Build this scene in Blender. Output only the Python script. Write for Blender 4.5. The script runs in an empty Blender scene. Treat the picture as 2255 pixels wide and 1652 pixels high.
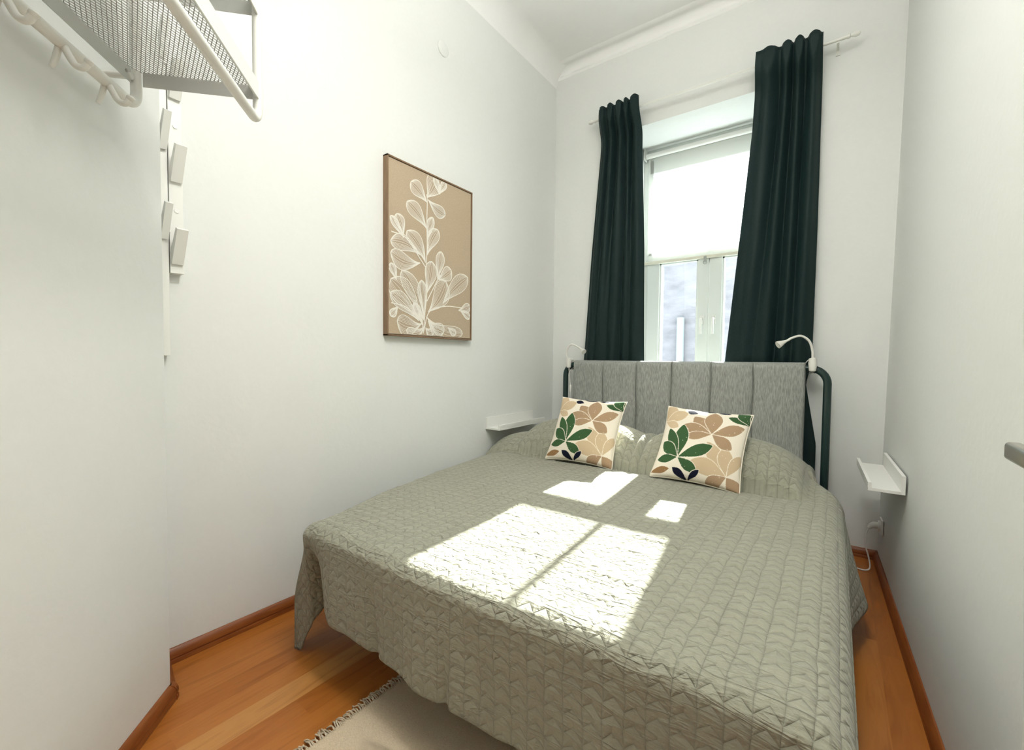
import bpy, bmesh, math, random
from math import sin, cos, pi, radians, atan2, sqrt, hypot
from mathutils import Vector, Matrix
random.seed(7)
C = bpy.context.scene.collection
S = bpy.context.scene

# ------------------------------------------------------------------ camera
def cam_basis(yaw, p, r):
    f = Vector((-sin(yaw) * cos(p), cos(yaw) * cos(p), -sin(p)))
    rt = Vector((cos(yaw), sin(yaw), 0)); up = rt.cross(f)
    return rt * cos(r) + up * sin(r), -rt * sin(r) + up * cos(r), f
cr, cu, cf = cam_basis(radians(36.09), radians(2.087), radians(.566))
cam = bpy.data.cameras.new('camera'); cam.sensor_fit = 'HORIZONTAL'; cam.sensor_width = 36
cam.lens = 36 * 976 / 2255; cam.clip_start = .02
camo = bpy.data.objects.new('camera', cam); C.objects.link(camo)
camo.matrix_world = Matrix(((cr.x, cu.x, -cf.x, 0), (cr.y, cu.y, -cf.y, 0), (cr.z, cu.z, -cf.z, 1.10), (0, 0, 0, 1)))
S.camera = camo
# ------------------------------------------------------------------ light
S.view_settings.view_transform = 'Standard'; S.view_settings.look = 'None'
S.view_settings.gamma = 1; S.view_settings.use_curve_mapping = False
S.view_settings.exposure = 2.18
w = bpy.data.worlds.new('daylight'); S.world = w; w.use_nodes = True
bg = w.node_tree.nodes['Background']; bg.inputs[0].default_value = (.84, .93, 1, 1); bg.inputs[1].default_value = 2.0
SUN = Vector((.065, -1, -.67)).normalized()
sl = bpy.data.lights.new('sun', 'SUN'); sl.energy = 11; sl.angle = radians(.55); sl.color = (1, .97, .91)
so = bpy.data.objects.new('sun', sl); C.objects.link(so); so.rotation_euler = SUN.to_track_quat('-Z', 'Y').to_euler()
so.location = (-.8, 6, 5)
pl = bpy.data.lights.new('window_portal', 'AREA'); pl.shape = 'RECTANGLE'; pl.size = 1.0; pl.size_y = 2.2
po = bpy.data.objects.new('window_portal', pl); C.objects.link(po); po.location = (-.785, 3.70, 1.69)
po.rotation_euler = Vector((0, -1, 0)).to_track_quat('-Z', 'Y').to_euler(); pl.cycles.is_portal = True
fl = bpy.data.lights.new('fill_light_point', 'POINT'); fl.shadow_soft_size = .16; fl.energy = 2.2; fl.color = (1, .975, .925)  # unseen point light added as fill for the room
fo = bpy.data.objects.new('fill_light_point', fl); C.objects.link(fo); fo.location = (-.18, .75, 2.95)
dl = bpy.data.lights.new('fill_light_down', 'AREA'); dl.shape = 'DISK'; dl.size = .34; dl.energy = 3.2; dl.color = (1, .975, .925)  # added downward fill for bed, floor and lower walls
do_ = bpy.data.objects.new('fill_light_down', dl); C.objects.link(do_); do_.location = (-.18, .75, 2.90)

ul_ = bpy.data.lights.new('fill_light_up', 'AREA'); ul_.shape = 'DISK'; ul_.size = .34; ul_.energy = 9; ul_.color = (1, .98, .94)  # added upward fill that brightens the ceiling
uo = bpy.data.objects.new('fill_light_up', ul_); C.objects.link(uo); uo.location = (-.18, .75, 2.78); uo.rotation_euler = (pi, 0, 0)

# ------------------------------------------------------------------ materials
def mat(name, col, rough=.6, metal=0, spec=.5, **k):
    m = bpy.data.materials.new(name); m.use_nodes = True
    b = m.node_tree.nodes['Principled BSDF']
    b.inputs['Base Color'].default_value = (*col, 1); b.inputs['Roughness'].default_value = rough
    b.inputs['Metallic'].default_value = metal; b.inputs['Specular IOR Level'].default_value = spec
    for a, v in k.items(): b.inputs[a.replace('_', ' ')].default_value = v
    return m
class NT:
    def __init__(s, m): s.t = m.node_tree; s.b = s.t.nodes.get('Principled BSDF')
    def n(s, ty, **k):
        x = s.t.nodes.new(ty)
        for a, v in k.items():
            if a.startswith('i_'):
                key = a[2:]; x.inputs[int(key) if key.isdigit() else key.replace('_', ' ')].default_value = v
            else: setattr(x, a, v)
        return x
    def l(s, a, b): s.t.links.new(a, b)
    def m(s, op, a, b=None, c=None):
        x = s.t.nodes.new('ShaderNodeMath'); x.operation = op
        for i, v in enumerate((a, b, c)):
            if v is None: continue
            if isinstance(v, (int, float)): x.inputs[i].default_value = v
            else: s.l(v, x.inputs[i])
        return x.outputs[0]
    def bump(s, h, dist, strength=1):
        x = s.n('ShaderNodeBump', i_Strength=strength, i_Distance=dist); s.l(h, x.inputs['Height']); s.l(x.outputs[0], s.b.inputs['Normal'])
    def ramp(s, fac, stops):
        r = s.n('ShaderNodeValToRGB'); e = r.color_ramp.elements
        e[0].position = stops[0][0]; e[0].color = (*stops[0][1], 1); e[1].position = stops[-1][0]; e[1].color = (*stops[-1][1], 1)
        for p, c in stops[1:-1]:
            q = e.new(p); q.color = (*c, 1)
        s.l(fac, r.inputs[0]); return r.outputs[0]
def noisy(name, col, col2, scale, rough=.7, bump=.001, stretch=(1, 1, 1), spec=.4, detail=3, coord='Object'):
    m = mat(name, col, rough, spec=spec); t = NT(m)
    tc = t.n('ShaderNodeTexCoord'); mp = t.n('ShaderNodeMapping'); mp.inputs['Scale'].default_value = stretch
    t.l(tc.outputs[coord], mp.inputs[0]); no = t.n('ShaderNodeTexNoise', i_Scale=scale, i_Detail=detail); t.l(mp.outputs[0], no.inputs['Vector'])
    t.l(t.ramp(no.outputs[0], [(.3, col), (.7, col2)]), t.b.inputs['Base Color'])
    if bump: t.bump(no.outputs[0], bump)
    return m
M_wall = noisy('wall_paint', (.785, .80, .775), (.795, .81, .785), 45, .85, .0006, spec=.25)
M_ceil = noisy('ceiling_paint', (.90, .905, .885), (.91, .91, .895), 30, .9, .0004, spec=.2)
M_white = mat('white_lacquer', (.84, .84, .80), .4)
M_steel = mat('white_powder_coat', (.80, .80, .75), .35)
M_shelf = mat('shaded_white_powder_coat', (.60, .61, .575), .4)  # white coat greyed, shade under the shelves put into the colour
M_mesh = mat('shaded_mesh_powder_coat', (.40, .41, .385), .5)  # white mesh coloured dark to stand for its shaded underside
M_frame = mat('window_lacquer', (.74, .78, .75), .4)
M_green = mat('dark_green_steel', (.012, .035, .033), .35)
M_curt = noisy('curtain_cloth', (.004, .015, .0155), (.007, .022, .0215), 400, .55, .0002, (1, 1, .2), spec=.22)
t = NT(M_curt); t.b.inputs['Sheen Weight'].default_value = .03; t.b.inputs['Sheen Tint'].default_value = (.5, .7, .65, 1)
M_head = noisy('grey_weave', (.22, .232, .215), (.42, .432, .405), 260, .85, .0012, (1, 1, .12), spec=.2)
M_base = noisy('cherry_skirting', (.20, .052, .011), (.29, .09, .02), 40, .4, .0002, (.2, .2, 2))
M_metal = mat('brushed_nickel', (.50, .48, .43), .27, 1)
M_black = mat('black_plastic', (.01, .01, .012), .5)
M_rug = noisy('rug_weave', (.62, .50, .35), (.80, .68, .50), 160, .95, .002, (1, 5, 1), spec=.1, coord='Generated')
M_fringe = noisy('rug_fringe', (.42, .33, .22), (.74, .64, .50), 60, .95, .001, spec=.1)
M_lamp = mat('white_lamp_plastic', (.80, .79, .74), .35)
M_cord = mat('white_cord', (.72, .71, .68), .5)
M_matt = mat('mattress_ticking', (.75, .75, .72), .9)
M_under = mat('quilt_lining', (.2, .21, .17), .9)
M_brown = noisy('walnut_frame', (.20, .125, .07), (.27, .17, .10), 60, .5, .0002, (1, 1, .2))
M_canvas = noisy('linen_canvas', (.44, .345, .24), (.56, .45, .33), 330, .9, .0006, (1, 1, 1), spec=.2)
M_paint = mat('white_paint_line', (.86, .82, .74), .7)
M_lens = mat('lamp_lens', (.6, .6, .57), .2)

# floor: long laminate boards running towards the window
M_floor = mat('laminate', (.5, .2, .05), .38); t = NT(M_floor)
tc = t.n('ShaderNodeTexCoord'); sx = t.n('ShaderNodeSeparateXYZ'); t.l(tc.outputs['Object'], sx.inputs[0])
col = t.m('FLOOR', t.m('DIVIDE', t.m('ADD', sx.outputs[0], 5.055), .09))
off = t.n('ShaderNodeTexWhiteNoise', noise_dimensions='1D'); t.l(col, off.inputs['W'])
row = t.m('FLOOR', t.m('ADD', t.m('DIVIDE', sx.outputs[1], 1.15), t.m('MULTIPLY', off.outputs[0], 7)))
wn = t.n('ShaderNodeTexWhiteNoise', noise_dimensions='2D'); cb = t.n('ShaderNodeCombineXYZ'); t.l(col, cb.inputs[0]); t.l(row, cb.inputs[1]); t.l(cb.outputs[0], wn.inputs['Vector'])
tone = t.ramp(wn.outputs[0], [(0, (.36, .112, .016)), (.5, (.42, .142, .022)), (1, (.48, .178, .034))])
lm = t.n('ShaderNodeMix', data_type='RGBA'); t.l(t.m('COMPARE', col, 40.0, .5), lm.inputs[0]); t.l(tone, lm.inputs[6]); lm.inputs[7].default_value = (.54, .25, .070, 1); tone = lm.outputs[2]
mp = t.n('ShaderNodeMapping'); mp.inputs['Scale'].default_value = (11, 1.1, 1); t.l(tc.outputs['Object'], mp.inputs[0])
cb2 = t.n('ShaderNodeVectorMath', operation='ADD'); t.l(mp.outputs[0], cb2.inputs[0]); t.l(wn.outputs['Color'], cb2.inputs[1])
gr = t.n('ShaderNodeTexNoise', i_Scale=2.2, i_Detail=6, i_Distortion=1.6); t.l(cb2.outputs[0], gr.inputs['Vector'])
gcol = t.ramp(gr.outputs[0], [(.25, (.72, .62, .5)), (.5, (1, 1, 1)), (.75, (.88, .82, .74))])
mx = t.n('ShaderNodeMix', data_type='RGBA', blend_type='MULTIPLY'); mx.inputs[0].default_value = 1
t.l(tone, mx.inputs[6]); t.l(gcol, mx.inputs[7]); t.l(mx.outputs[2], t.b.inputs['Base Color'])

# quilt: stitched columns with zigzag rows, drawn in cloth coordinates
M_quilt = mat('sage_quilt', (.21, .215, .165), .85, spec=.25); t = NT(M_quilt)
uv = t.n('ShaderNodeUVMap'); sx = t.n('ShaderNodeSeparateXYZ')
wob = t.n('ShaderNodeTexNoise', i_Scale=9, i_Detail=2); t.l(uv.outputs[0], wob.inputs['Vector'])
vm = t.n('ShaderNodeVectorMath', operation='MULTIPLY_ADD'); t.l(wob.outputs['Color'], vm.inputs[0]); vm.inputs[1].default_value = (.017, .018, 0); t.l(uv.outputs[0], vm.inputs[2])
t.l(vm.outputs[0], sx.inputs[0])
a = t.m('DIVIDE', sx.outputs[0], .0225)
fa = t.m('FRACT', t.m('DIVIDE', a, 2)); dv = t.m('ABSOLUTE', t.m('SUBTRACT', fa, .5)); dv = t.m('MULTIPLY', t.m('SUBTRACT', .5, dv), 1.5)
tri = t.m('ABSOLUTE', t.m('SUBTRACT', t.m('FRACT', t.m('DIVIDE', a, 2)), .5))
wz = t.m('ADD', t.m('DIVIDE', sx.outputs[1], .038), t.m('MULTIPLY', tri, 1.1))
dz = t.m('SUBTRACT', .5, t.m('ABSOLUTE', t.m('SUBTRACT', t.m('FRACT', wz), .5)))
mn = t.m('SMOOTH_MIN', dv, dz, .12)
hq = t.m('POWER', t.m('MINIMUM', t.m('MULTIPLY', mn, 2.6), 1.0), .6)
fn = t.n('ShaderNodeTexNoise', i_Scale=38, i_Detail=4, i_Roughness=.6); mpq = t.n('ShaderNodeMapping'); mpq.inputs['Scale'].default_value = (.7, 2.0, 1)
t.l(uv.outputs[0], mpq.inputs[0]); t.l(mpq.outputs[0], fn.inputs['Vector'])
wk = t.n('ShaderNodeTexNoise', i_Scale=11, i_Detail=3, i_Distortion=.8); mpw = t.n('ShaderNodeMapping'); mpw.inputs['Scale'].default_value = (.55, 2.4, 1); mpw.inputs['Rotation'].default_value = (0, 0, .25)
t.l(uv.outputs[0], mpw.inputs[0]); t.l(mpw.outputs[0], wk.inputs['Vector'])
rdg = t.m('POWER', t.m('SUBTRACT', 1.0, t.m('ABSOLUTE', t.m('MULTIPLY', t.m('SUBTRACT', wk.outputs[0], .5), 5.0))), 3.0)
hh = t.m('ADD', t.m('ADD', hq, t.m('MULTIPLY', fn.outputs[0], 1.2)), t.m('MULTIPLY', t.m('MAXIMUM', rdg, 0.0), .65))
t.bump(hh, .0050)
cn = t.ramp(mn, [(.0, (.29, .29, .225)), (.12, (.325, .325, .25)), (.5, (.335, .335, .26))]); t.l(cn, t.b.inputs['Base Color'])
t.b.inputs['Sheen Weight'].default_value = .2

# printed cushion cloth: colours stored per vertex
M_cush = mat('printed_linen', (.8, .75, .65), .9, spec=.2); t = NT(M_cush)
at = t.n('ShaderNodeAttribute', attribute_name='print'); t.l(at.outputs['Color'], t.b.inputs['Base Color'])
tc = t.n('ShaderNodeTexCoord'); no = t.n('ShaderNodeTexNoise', i_Scale=500, i_Detail=2); t.l(tc.outputs['Object'], no.inputs['Vector']); t.bump(no.outputs[0], .0006)
M_piping = mat('cushion_piping', (.80, .74, .62), .9)

# glass and blind
def glass():
    m = bpy.data.materials.new('window_glass'); m.use_nodes = True; n = m.node_tree.nodes; n.clear()
    o = n.new('ShaderNodeOutputMaterial'); tr = n.new('ShaderNodeBsdfTransparent'); g = n.new('ShaderNodeBsdfGlossy'); mx = n.new('ShaderNodeMixShader')
    tr.inputs[0].default_value = (.95, .97, .96, 1); g.inputs['Roughness'].default_value = .02; mx.inputs[0].default_value = .05
    L = m.node_tree.links.new; L(tr.outputs[0], mx.inputs[1]); L(g.outputs[0], mx.inputs[2]); L(mx.outputs[0], o.inputs[0]); return m
M_glass = glass()
def blindm():
    m = bpy.data.materials.new('sheer_blind'); m.use_nodes = True; n = m.node_tree.nodes; n.clear()
    o = n.new('ShaderNodeOutputMaterial'); tr = n.new('ShaderNodeBsdfTransparent'); g = n.new('ShaderNodeBsdfTranslucent'); d = n.new('ShaderNodeBsdfDiffuse')
    m1 = n.new('ShaderNodeMixShader'); m2 = n.new('ShaderNodeMixShader'); m1.inputs[0].default_value = .86; m2.inputs[0].default_value = .58
    g.inputs[0].default_value = (.9, .9, .86, 1); d.inputs[0].default_value = (.85, .85, .8, 1)
    L = m.node_tree.links.new; L(g.outputs[0], m1.inputs[1]); L(d.outputs[0], m1.inputs[2]); L(m1.outputs[0], m2.inputs[1]); L(tr.outputs[0], m2.inputs[2]); L(m2.outputs[0], o.inputs[0]); return m
M_blind = blindm()
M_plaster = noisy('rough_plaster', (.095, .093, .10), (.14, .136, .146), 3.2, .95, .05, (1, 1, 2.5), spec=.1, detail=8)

# ------------------------------------------------------------------ mesh helpers
class MB:
    def __init__(s): s.v = []; s.f = []; s.mi = []
    def add(s, vs, fs, mi=0):
        o = len(s.v); s.v += [tuple(v) for v in vs]; s.f += [tuple(i + o for i in f) for f in fs]; s.mi += [mi] * len(fs); return s
    def box(s, x0, x1, y0, y1, z0, z1, T=None, mi=0):
        vs = [Vector((x, y, z)) for x in (x0, x1) for y in (y0, y1) for z in (z0, z1)]
        if T: vs = [T(v) for v in vs]
        return s.add(vs, [(0, 1, 3, 2), (4, 6, 7, 5), (0, 4, 5, 1), (2, 3, 7, 6), (0, 2, 6, 4), (1, 5, 7, 3)], mi)
    def prism(s, poly, z0, z1, T=None, mi=0):
        n = len(poly); vs = [Vector((x, y, z0)) for x, y in poly] + [Vector((x, y, z1)) for x, y in poly]
        if T: vs = [T(v) for v in vs]
        return s.add(vs, [tuple(range(n - 1, -1, -1)), tuple(range(n, 2 * n))] + [(i, (i + 1) % n, (i + 1) % n + n, i + n) for i in range(n)], mi)
    def tube(s, pts, r, seg=12, cap=True, mi=0, flat=None):
        P = [Vector(p) for p in pts]; rs = r if isinstance(r, (list, tuple)) else [r] * len(P)
        d0 = (P[1] - P[0]).normalized(); up = Vector((0, 0, 1)) if abs(d0.z) < .9 else Vector((1, 0, 0)); a = d0.cross(up).normalized()
        vs = []
        for i, p in enumerate(P):
            d = (P[min(i + 1, len(P) - 1)] - P[max(i - 1, 0)]).normalized()
            a = (a - d * a.dot(d)).normalized(); b = d.cross(a)
            for k in range(seg):
                th = 2 * pi * k / seg; vs.append(p + (a * cos(th) + b * sin(th)) * rs[i])
        n = len(P); fs = [(i * seg + k, i * seg + (k + 1) % seg, (i + 1) * seg + (k + 1) % seg, (i + 1) * seg + k) for i in range(n - 1) for k in range(seg)]
        if cap: fs += [tuple(range(seg - 1, -1, -1)), tuple((n - 1) * seg + k for k in range(seg))]
        return s.add(vs, fs, mi)
    def build(s, name, m, parent=None, smooth=False, bevel=0, seg=2):
        me = bpy.data.meshes.new(name); me.from_pydata(s.v, [], s.f); me.update()
        for x in (m if isinstance(m, (list, tuple)) else [m]): me.materials.append(x)
        for i, p in enumerate(me.polygons): p.material_index = s.mi[i]
        o = bpy.data.objects.new(name, me); C.objects.link(o)
        bm = bmesh.new(); bm.from_mesh(me); bmesh.ops.recalc_face_normals(bm, faces=bm.faces)
        if bevel: bmesh.ops.bevel(bm, geom=list(bm.edges), offset=bevel, segments=seg, affect='EDGES', profile=.5)
        bm.to_mesh(me); bm.free()
        if smooth:
            for p in me.polygons: p.use_smooth = True
        if parent:
            o.parent = parent; o.matrix_parent_inverse = parent.matrix_world.inverted()
        return o
def smooth_angle(o, deg=40):
    for p in o.data.polygons: p.use_smooth = True
    o.data.set_sharp_from_angle(angle=radians(deg)); return o
def tag(o, label, cat, group=None):
    o['label'] = label; o['category'] = cat
    if group: o['group'] = group
    return o
def thing(name, label, cat, loc=(0, 0, 0), group=None):
    o = bpy.data.objects.new(name, None); C.objects.link(o); o.location = loc; o.empty_display_size = .1
    bpy.context.view_layer.update(); o.matrix_world = Matrix.Translation(loc); return tag(o, label, cat, group)
def struct(o): o['kind'] = 'structure'; return o
def arc(c, r, a0, a1, ux, uy, n=8):
    c, ux, uy = Vector(c), Vector(ux), Vector(uy)
    return [c + ux * (r * cos(a0 + (a1 - a0) * i / n)) + uy * (r * sin(a0 + (a1 - a0) * i / n)) for i in range(n + 1)]
def smoothstep(a, b, x):
    t = max(0, min(1, (x - a) / (b - a))); return t * t * (3 - 2 * t)
def catmull(P, n=8):
    P = [Vector(p) for p in P]; Q = [P[0] * 2 - P[1]] + P + [P[-1] * 2 - P[-2]]; out = []
    for i in range(1, len(Q) - 2):
        for k in range(n):
            t = k / n; a, b, c, d = Q[i - 1:i + 3]
            out.append(.5 * ((2 * b) + (c - a) * t + (2 * a - 5 * b + 4 * c - d) * t * t + (3 * b - a - 3 * c + d) * t ** 3))
    out.append(P[-1]); return out

# ------------------------------------------------------------------ setting
XL = -1.893; YB = 3.172; ZC = 3.42; YR = -1.7
def xr(y): return .219 + (YB - y) * .0344
K = Vector((-1.685, .476, 0)); AU = Vector((-.7312, .6822, 0)); NU = Vector((.6822, .7312, 0))   # angled wall: corner, along, out
struct(MB().box(-2.2, .8, YR - .3, YB + .6, -.1, 0).build('floor', M_floor))
struct(MB().box(-2.2, .8, YR - .3, YB + .6, ZC, ZC + .1).build('ceiling', M_ceil))
struct(MB().box(XL - .2, XL, .3, YB + .2, 0, ZC).build('wall_left', M_wall))
struct(MB().prism([(xr(YR - .2), YR - .2), (xr(YR - .2) + .2, YR - .2), (xr(YB + .5) + .2, YB + .5), (xr(YB + .5), YB + .5)], 0, ZC, lambda v: Vector((v.x + .045 * (v.z > 1), v.y, v.z))).build('wall_right', M_wall))
M_hall = mat('hall_darkened', (.22, .19, .15), .9)  # unseen hall coloured dark to weaken bounce from behind the camera
YH = -4.2
b = MB(); b.box(-2.4, 1.4, YH - .1, YH, 0, ZC); b.box(-2.4, -1.5, YH, YR - .2, 0, ZC); b.box(.9, 1.4, YH, YR - .2, 0, ZC)
struct(b.build('wall_hall_unseen', M_hall)); struct(MB().box(-2.4, 1.4, YH, YR - .3, ZC, ZC + .1).build('ceiling_hall_unseen', M_hall))
b = MB(); b.box(-1.5, -.72, YR - .2, YR, 0, ZC); b.box(.36, .9, YR - .2, YR, 0, ZC); b.box(-.72, .36, YR - .2, YR, 2.5, ZC)
struct(b.build('wall_doorway_unseen', M_wall)); struct(MB().box(-2.4, 1.4, YH, YR - .3, -.1, 0).build('floor_hall_unseen', M_floor))  # unseen doorway and hall added to keep light off the quilt front
P2 = K - AU * 1.6
struct(MB().prism([(K.x, K.y), (XL, .515), (XL - .3, .515), (XL - .3, -1.9), (P2.x, -1.9), (P2.x, P2.y)], 0, ZC).build('wall_angled', M_wall))
# window wall with its opening and deep reveal
WX0, WX1, WZ0, WZ1, YW = -1.30, -.27, .60, 2.785, 3.60
b = MB(); D = YW + .16
b.box(XL - .2, WX0, YB, D, 0, ZC); b.box(WX1, .6, YB, D, 0, ZC); b.box(WX0, WX1, YB, D, WZ1, ZC); b.box(WX0, WX1, YB, D, 0, WZ0)
struct(b.build('wall_back', M_wall))
# plaster coves: back wall (with a small ridge) and left wall, rounded vertical corner
def cove(name, prof, path0, path1):
    b = MB(); n = len(prof); vs = [Vector(path0) + Vector(p) for p in prof] + [Vector(path1) + Vector(p) for p in prof]
    b.add(vs, [(i, i + 1, n + i + 1, n + i) for i in range(n - 1)] + [tuple(range(n)), tuple(range(n, 2 * n))]); o = b.build(name, M_ceil); smooth_angle(o, 35); return struct(o)
r = .045
prof = [(0, 0, -.075), (0, -.006, -.070), (0, -.009, -.060), (0, -.005, -.052), (0, -.004, -r)] + [(0, -r + (r - .004) * cos(a), -r + r * sin(a)) for a in [pi / 2 * i / 10 for i in range(11)]] + [(0, -.07, -.006), (0, -.09, -.007), (0, -.11, 0), (0, 0, 0)]
cove('trim_1', prof, (XL, YB, ZC), (xr(YB) + .06, YB, ZC))
r = .13
prof = [(0, 0, -r)] + [(r - r * cos(a), 0, -r + r * sin(a)) for a in [pi / 2 * i / 14 for i in range(15)]] + [(0, 0, 0)]
cove('trim_2', prof, (XL, .4, ZC), (XL, YB, ZC))
# skirting boards
def skirting(name, p0, p1, nrm):
    p0, p1, nrm = Vector(p0), Vector(p1), Vector(nrm); b = MB()
    prof = [(0, 0), (.019, 0), (.019, .012), (.0165, .017), (.019, .022), (.018, .034), (.012, .046), (.005, .052), (0, .052)]
    n = len(prof); vs = [p + nrm * a + Vector((0, 0, z)) for p in (p0, p1) for a, z in prof]
    b.add(vs, [(i, (i + 1) % n, (i + 1) % n + n, i + n) for i in range(n)] + [tuple(range(n)), tuple(range(n, 2 * n))])
    o = b.build(name, M_base); smooth_angle(o, 30); return struct(o)
skirting('baseboard_left', (XL, .52, 0), (XL, YB, 0), (1, 0, 0))
skirting('baseboard_back', (XL, YB, 0), (xr(YB), YB, 0), (0, -1, 0))
skirting('baseboard_right', (xr(YR), YR, 0), (xr(YB), YB, 0), (-1, -.0344, 0))
skirting('baseboard_angled', K + AU * .012, P2, NU)
rn = Vector((.515 - K.y, K.x - XL, 0)).normalized()
skirting('baseboard_return', K + Vector((.012, -.004, 0)), (XL, .515, 0), (.18, .98, 0))

# ------------------------------------------------------------------ window
win = bpy.data.objects.new('window_1', None); C.objects.link(win); win.location = (-.785, YW, WZ0); struct(win)
bpy.context.view_layer.update()
Y0, Y1 = 3.585, 3.66
XC = -.785
b = MB(); b.box(WX0, WX0 + .045, Y0, Y1, WZ0, WZ1); b.box(WX1 - .045, WX1, Y0, Y1, WZ0, WZ1)
b.box(WX0 + .0455, WX1 - .0455, Y0, Y1, WZ1 - .075, WZ1); b.box(WX0 + .0455, WX1 - .0455, Y0, Y1, WZ0, WZ0 + .05); b.box(WX0 + .0455, WX1 - .0455, Y0, Y1, 1.885, 1.945)
b.build('window_frame', M_frame, win, bevel=.003)
b = MB(); b.box(WX0 + .045, WX0 + .075, Y0 + .01, Y1, 1.945, WZ1 - .075); b.box(WX1 - .075, WX1 - .045, Y0 + .01, Y1, 1.945, WZ1 - .075)
b.box(WX0 + .045, WX1 - .045, Y0 + .01, Y1, 2.60, WZ1 - .075); b.box(WX0 + .045, WX1 - .045, Y0 + .01, Y1, 1.945, 1.965)
b.build('fanlight_frame', M_frame, win, bevel=.002)
MB().box(XC - .023, XC + .003, Y0 + .02, Y1 - .01, 1.96, 2.61).build('glazing_bar', M_frame, win)
MB().box(WX0 + .06, WX1 - .06, 3.63, 3.634, 1.955, 2.62).build('pane', M_glass, win)
for sgn in (-1, 1):
    x_out = WX0 + .045 if sgn < 0 else WX1 - .045; e = XC + sgn * .002
    def X(v): return v
    pin, pout = (-.864, -1.157) if sgn < 0 else (-.695, -.412)
    b = MB(); xs = sorted((e, pin)); b.box(xs[0], xs[1], Y0 - .012, Y1 - .012, WZ0 + .05, 1.885)
    xs = sorted((x_out, pout)); b.box(xs[0], xs[1], Y0 - .012, Y1 - .012, WZ0 + .05, 1.885)
    xs = sorted((pin, pout)); b.box(xs[0], xs[1], Y0 - .012, Y1 - .012, WZ0 + .05, WZ0 + .12); b.box(xs[0], xs[1], Y0 - .012, Y1 - .012, 1.872, 1.885)
    sash = b.build('casement_sash', M_frame, win, bevel=.003)
    b = MB()
    for (u0, u1, z0, z1) in ((xs[0], xs[0] + .012, WZ0 + .12, 1.872), (xs[1] - .012, xs[1], WZ0 + .12, 1.872), (xs[0], xs[1], 1.86, 1.872)): b.box(u0, u1, Y0 - .002, Y0 + .02, z0, z1)
    b.build('glazing_bead', M_frame, sash)
    MB().box(xs[0], xs[1], 3.62, 3.624, WZ0 + .11, 1.875).build('pane', M_glass, sash)
    hx = XC + sgn * .042
    b = MB(); b.box(hx - .013, hx + .013, Y0 - .022, Y0 - .012, 1.375, 1.44)
    b.tube(catmull([(hx, Y0 - .015, 1.415), (hx, Y0 - .05, 1.413), (hx, Y0 - .058, 1.40), (hx, Y0 - .056, 1.30)], 6), .009, 10)
    smooth_angle(b.build('window_handle', M_white, sash, bevel=0))
# hidden white sill, colour darkened to cut sun bounced onto the sashes
struct(MB().box(WX0, WX1, YB - .02, Y0, WZ0, WZ0 + .03).build('trim_4', mat('darkened_sill', (.30, .29, .27), .5), None, bevel=.006))

# roller blind
bl = thing('roller_blind', 'sheer white roller blind pulled halfway down inside the window recess', 'blind', (XC, 3.545, 2.72))
smooth_angle(MB().tube([(WX0 + .03, 3.545, 2.725), (WX1 - .03, 3.545, 2.725)], .019, 16).build('roller_tube', M_white, bl))
for x in (WX0 + .022, WX1 - .022): MB().box(x - .004, x + .004, 3.52, 3.57, 2.695, WZ1).build('bracket', M_steel, bl)
b = MB(); nx = 24
vs = [(WX0 + .04 + (WX1 - WX0 - .08) * i / nx, 3.562 + .0015 * sin(i * 1.1) * k, 2.725 - (2.725 - 1.89) * k) for k in (0, .33, .66, 1) for i in range(nx + 1)]
b.add(vs, [(k * (nx + 1) + i, k * (nx + 1) + i + 1, (k + 1) * (nx + 1) + i + 1, (k + 1) * (nx + 1) + i) for k in range(3) for i in range(nx)])
b.build('blind_fabric', M_blind, bl, smooth=True)
MB().box(WX0 + .016, WX1 - .016, 3.554, 3.570, 1.868, 1.892).build('bottom_bar', mat('cream_bar', (.74, .72, .60), .5), bl, bevel=.004)
b = MB(); b.box(XC - .036, XC - .016, 3.550, 3.5535, 1.850, 1.884); b.tube(arc((XC - .026, 3.552, 1.838), .013, 0, 2 * pi, (1, 0, 0), (0, 0, 1), 20), .002, 6)
b.build('pull_ring', mat('grey_clip', (.35, .36, .33), .4), bl)

# outside: rough wall across the light well
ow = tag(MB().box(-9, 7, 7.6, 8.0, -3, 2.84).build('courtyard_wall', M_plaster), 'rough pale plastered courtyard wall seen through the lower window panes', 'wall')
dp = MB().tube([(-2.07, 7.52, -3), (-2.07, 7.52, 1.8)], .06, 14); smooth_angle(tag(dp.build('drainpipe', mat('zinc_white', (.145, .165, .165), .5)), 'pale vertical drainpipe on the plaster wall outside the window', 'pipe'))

# ------------------------------------------------------------------ curtain rod and curtains
rod = thing('curtain_rod', 'thin white curtain rod with small finials above the window', 'curtain rod', (XC, 3.092, 2.885))
smooth_angle(MB().tube([(-1.50, 3.092, 2.885), (.00, 3.092, 2.885)], .009, 12).build('rod_tube', M_steel, rod))
for x, s in ((-1.50, -1), (.0, 1)):
    b = MB(); b.tube([(x, 3.092, 2.885), (x + s * .012, 3.092, 2.885), (x + s * .016, 3.092, 2.885), (x + s * .035, 3.092, 2.885), (x + s * .055, 3.092, 2.885), (x + s * .06, 3.092, 2.885)], [.012, .012, .006, .015, .010, .002], 12)
    smooth_angle(b.build('finial', M_steel, rod))
for x in (-1.47, -.04):
    b = MB(); b.box(x - .006, x + .006, 3.092, 3.172, 2.868, 2.880); b.box(x - .010, x + .010, 3.165, 3.172, 2.84, 2.91)
    b.build('bracket', M_steel, rod)
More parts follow.
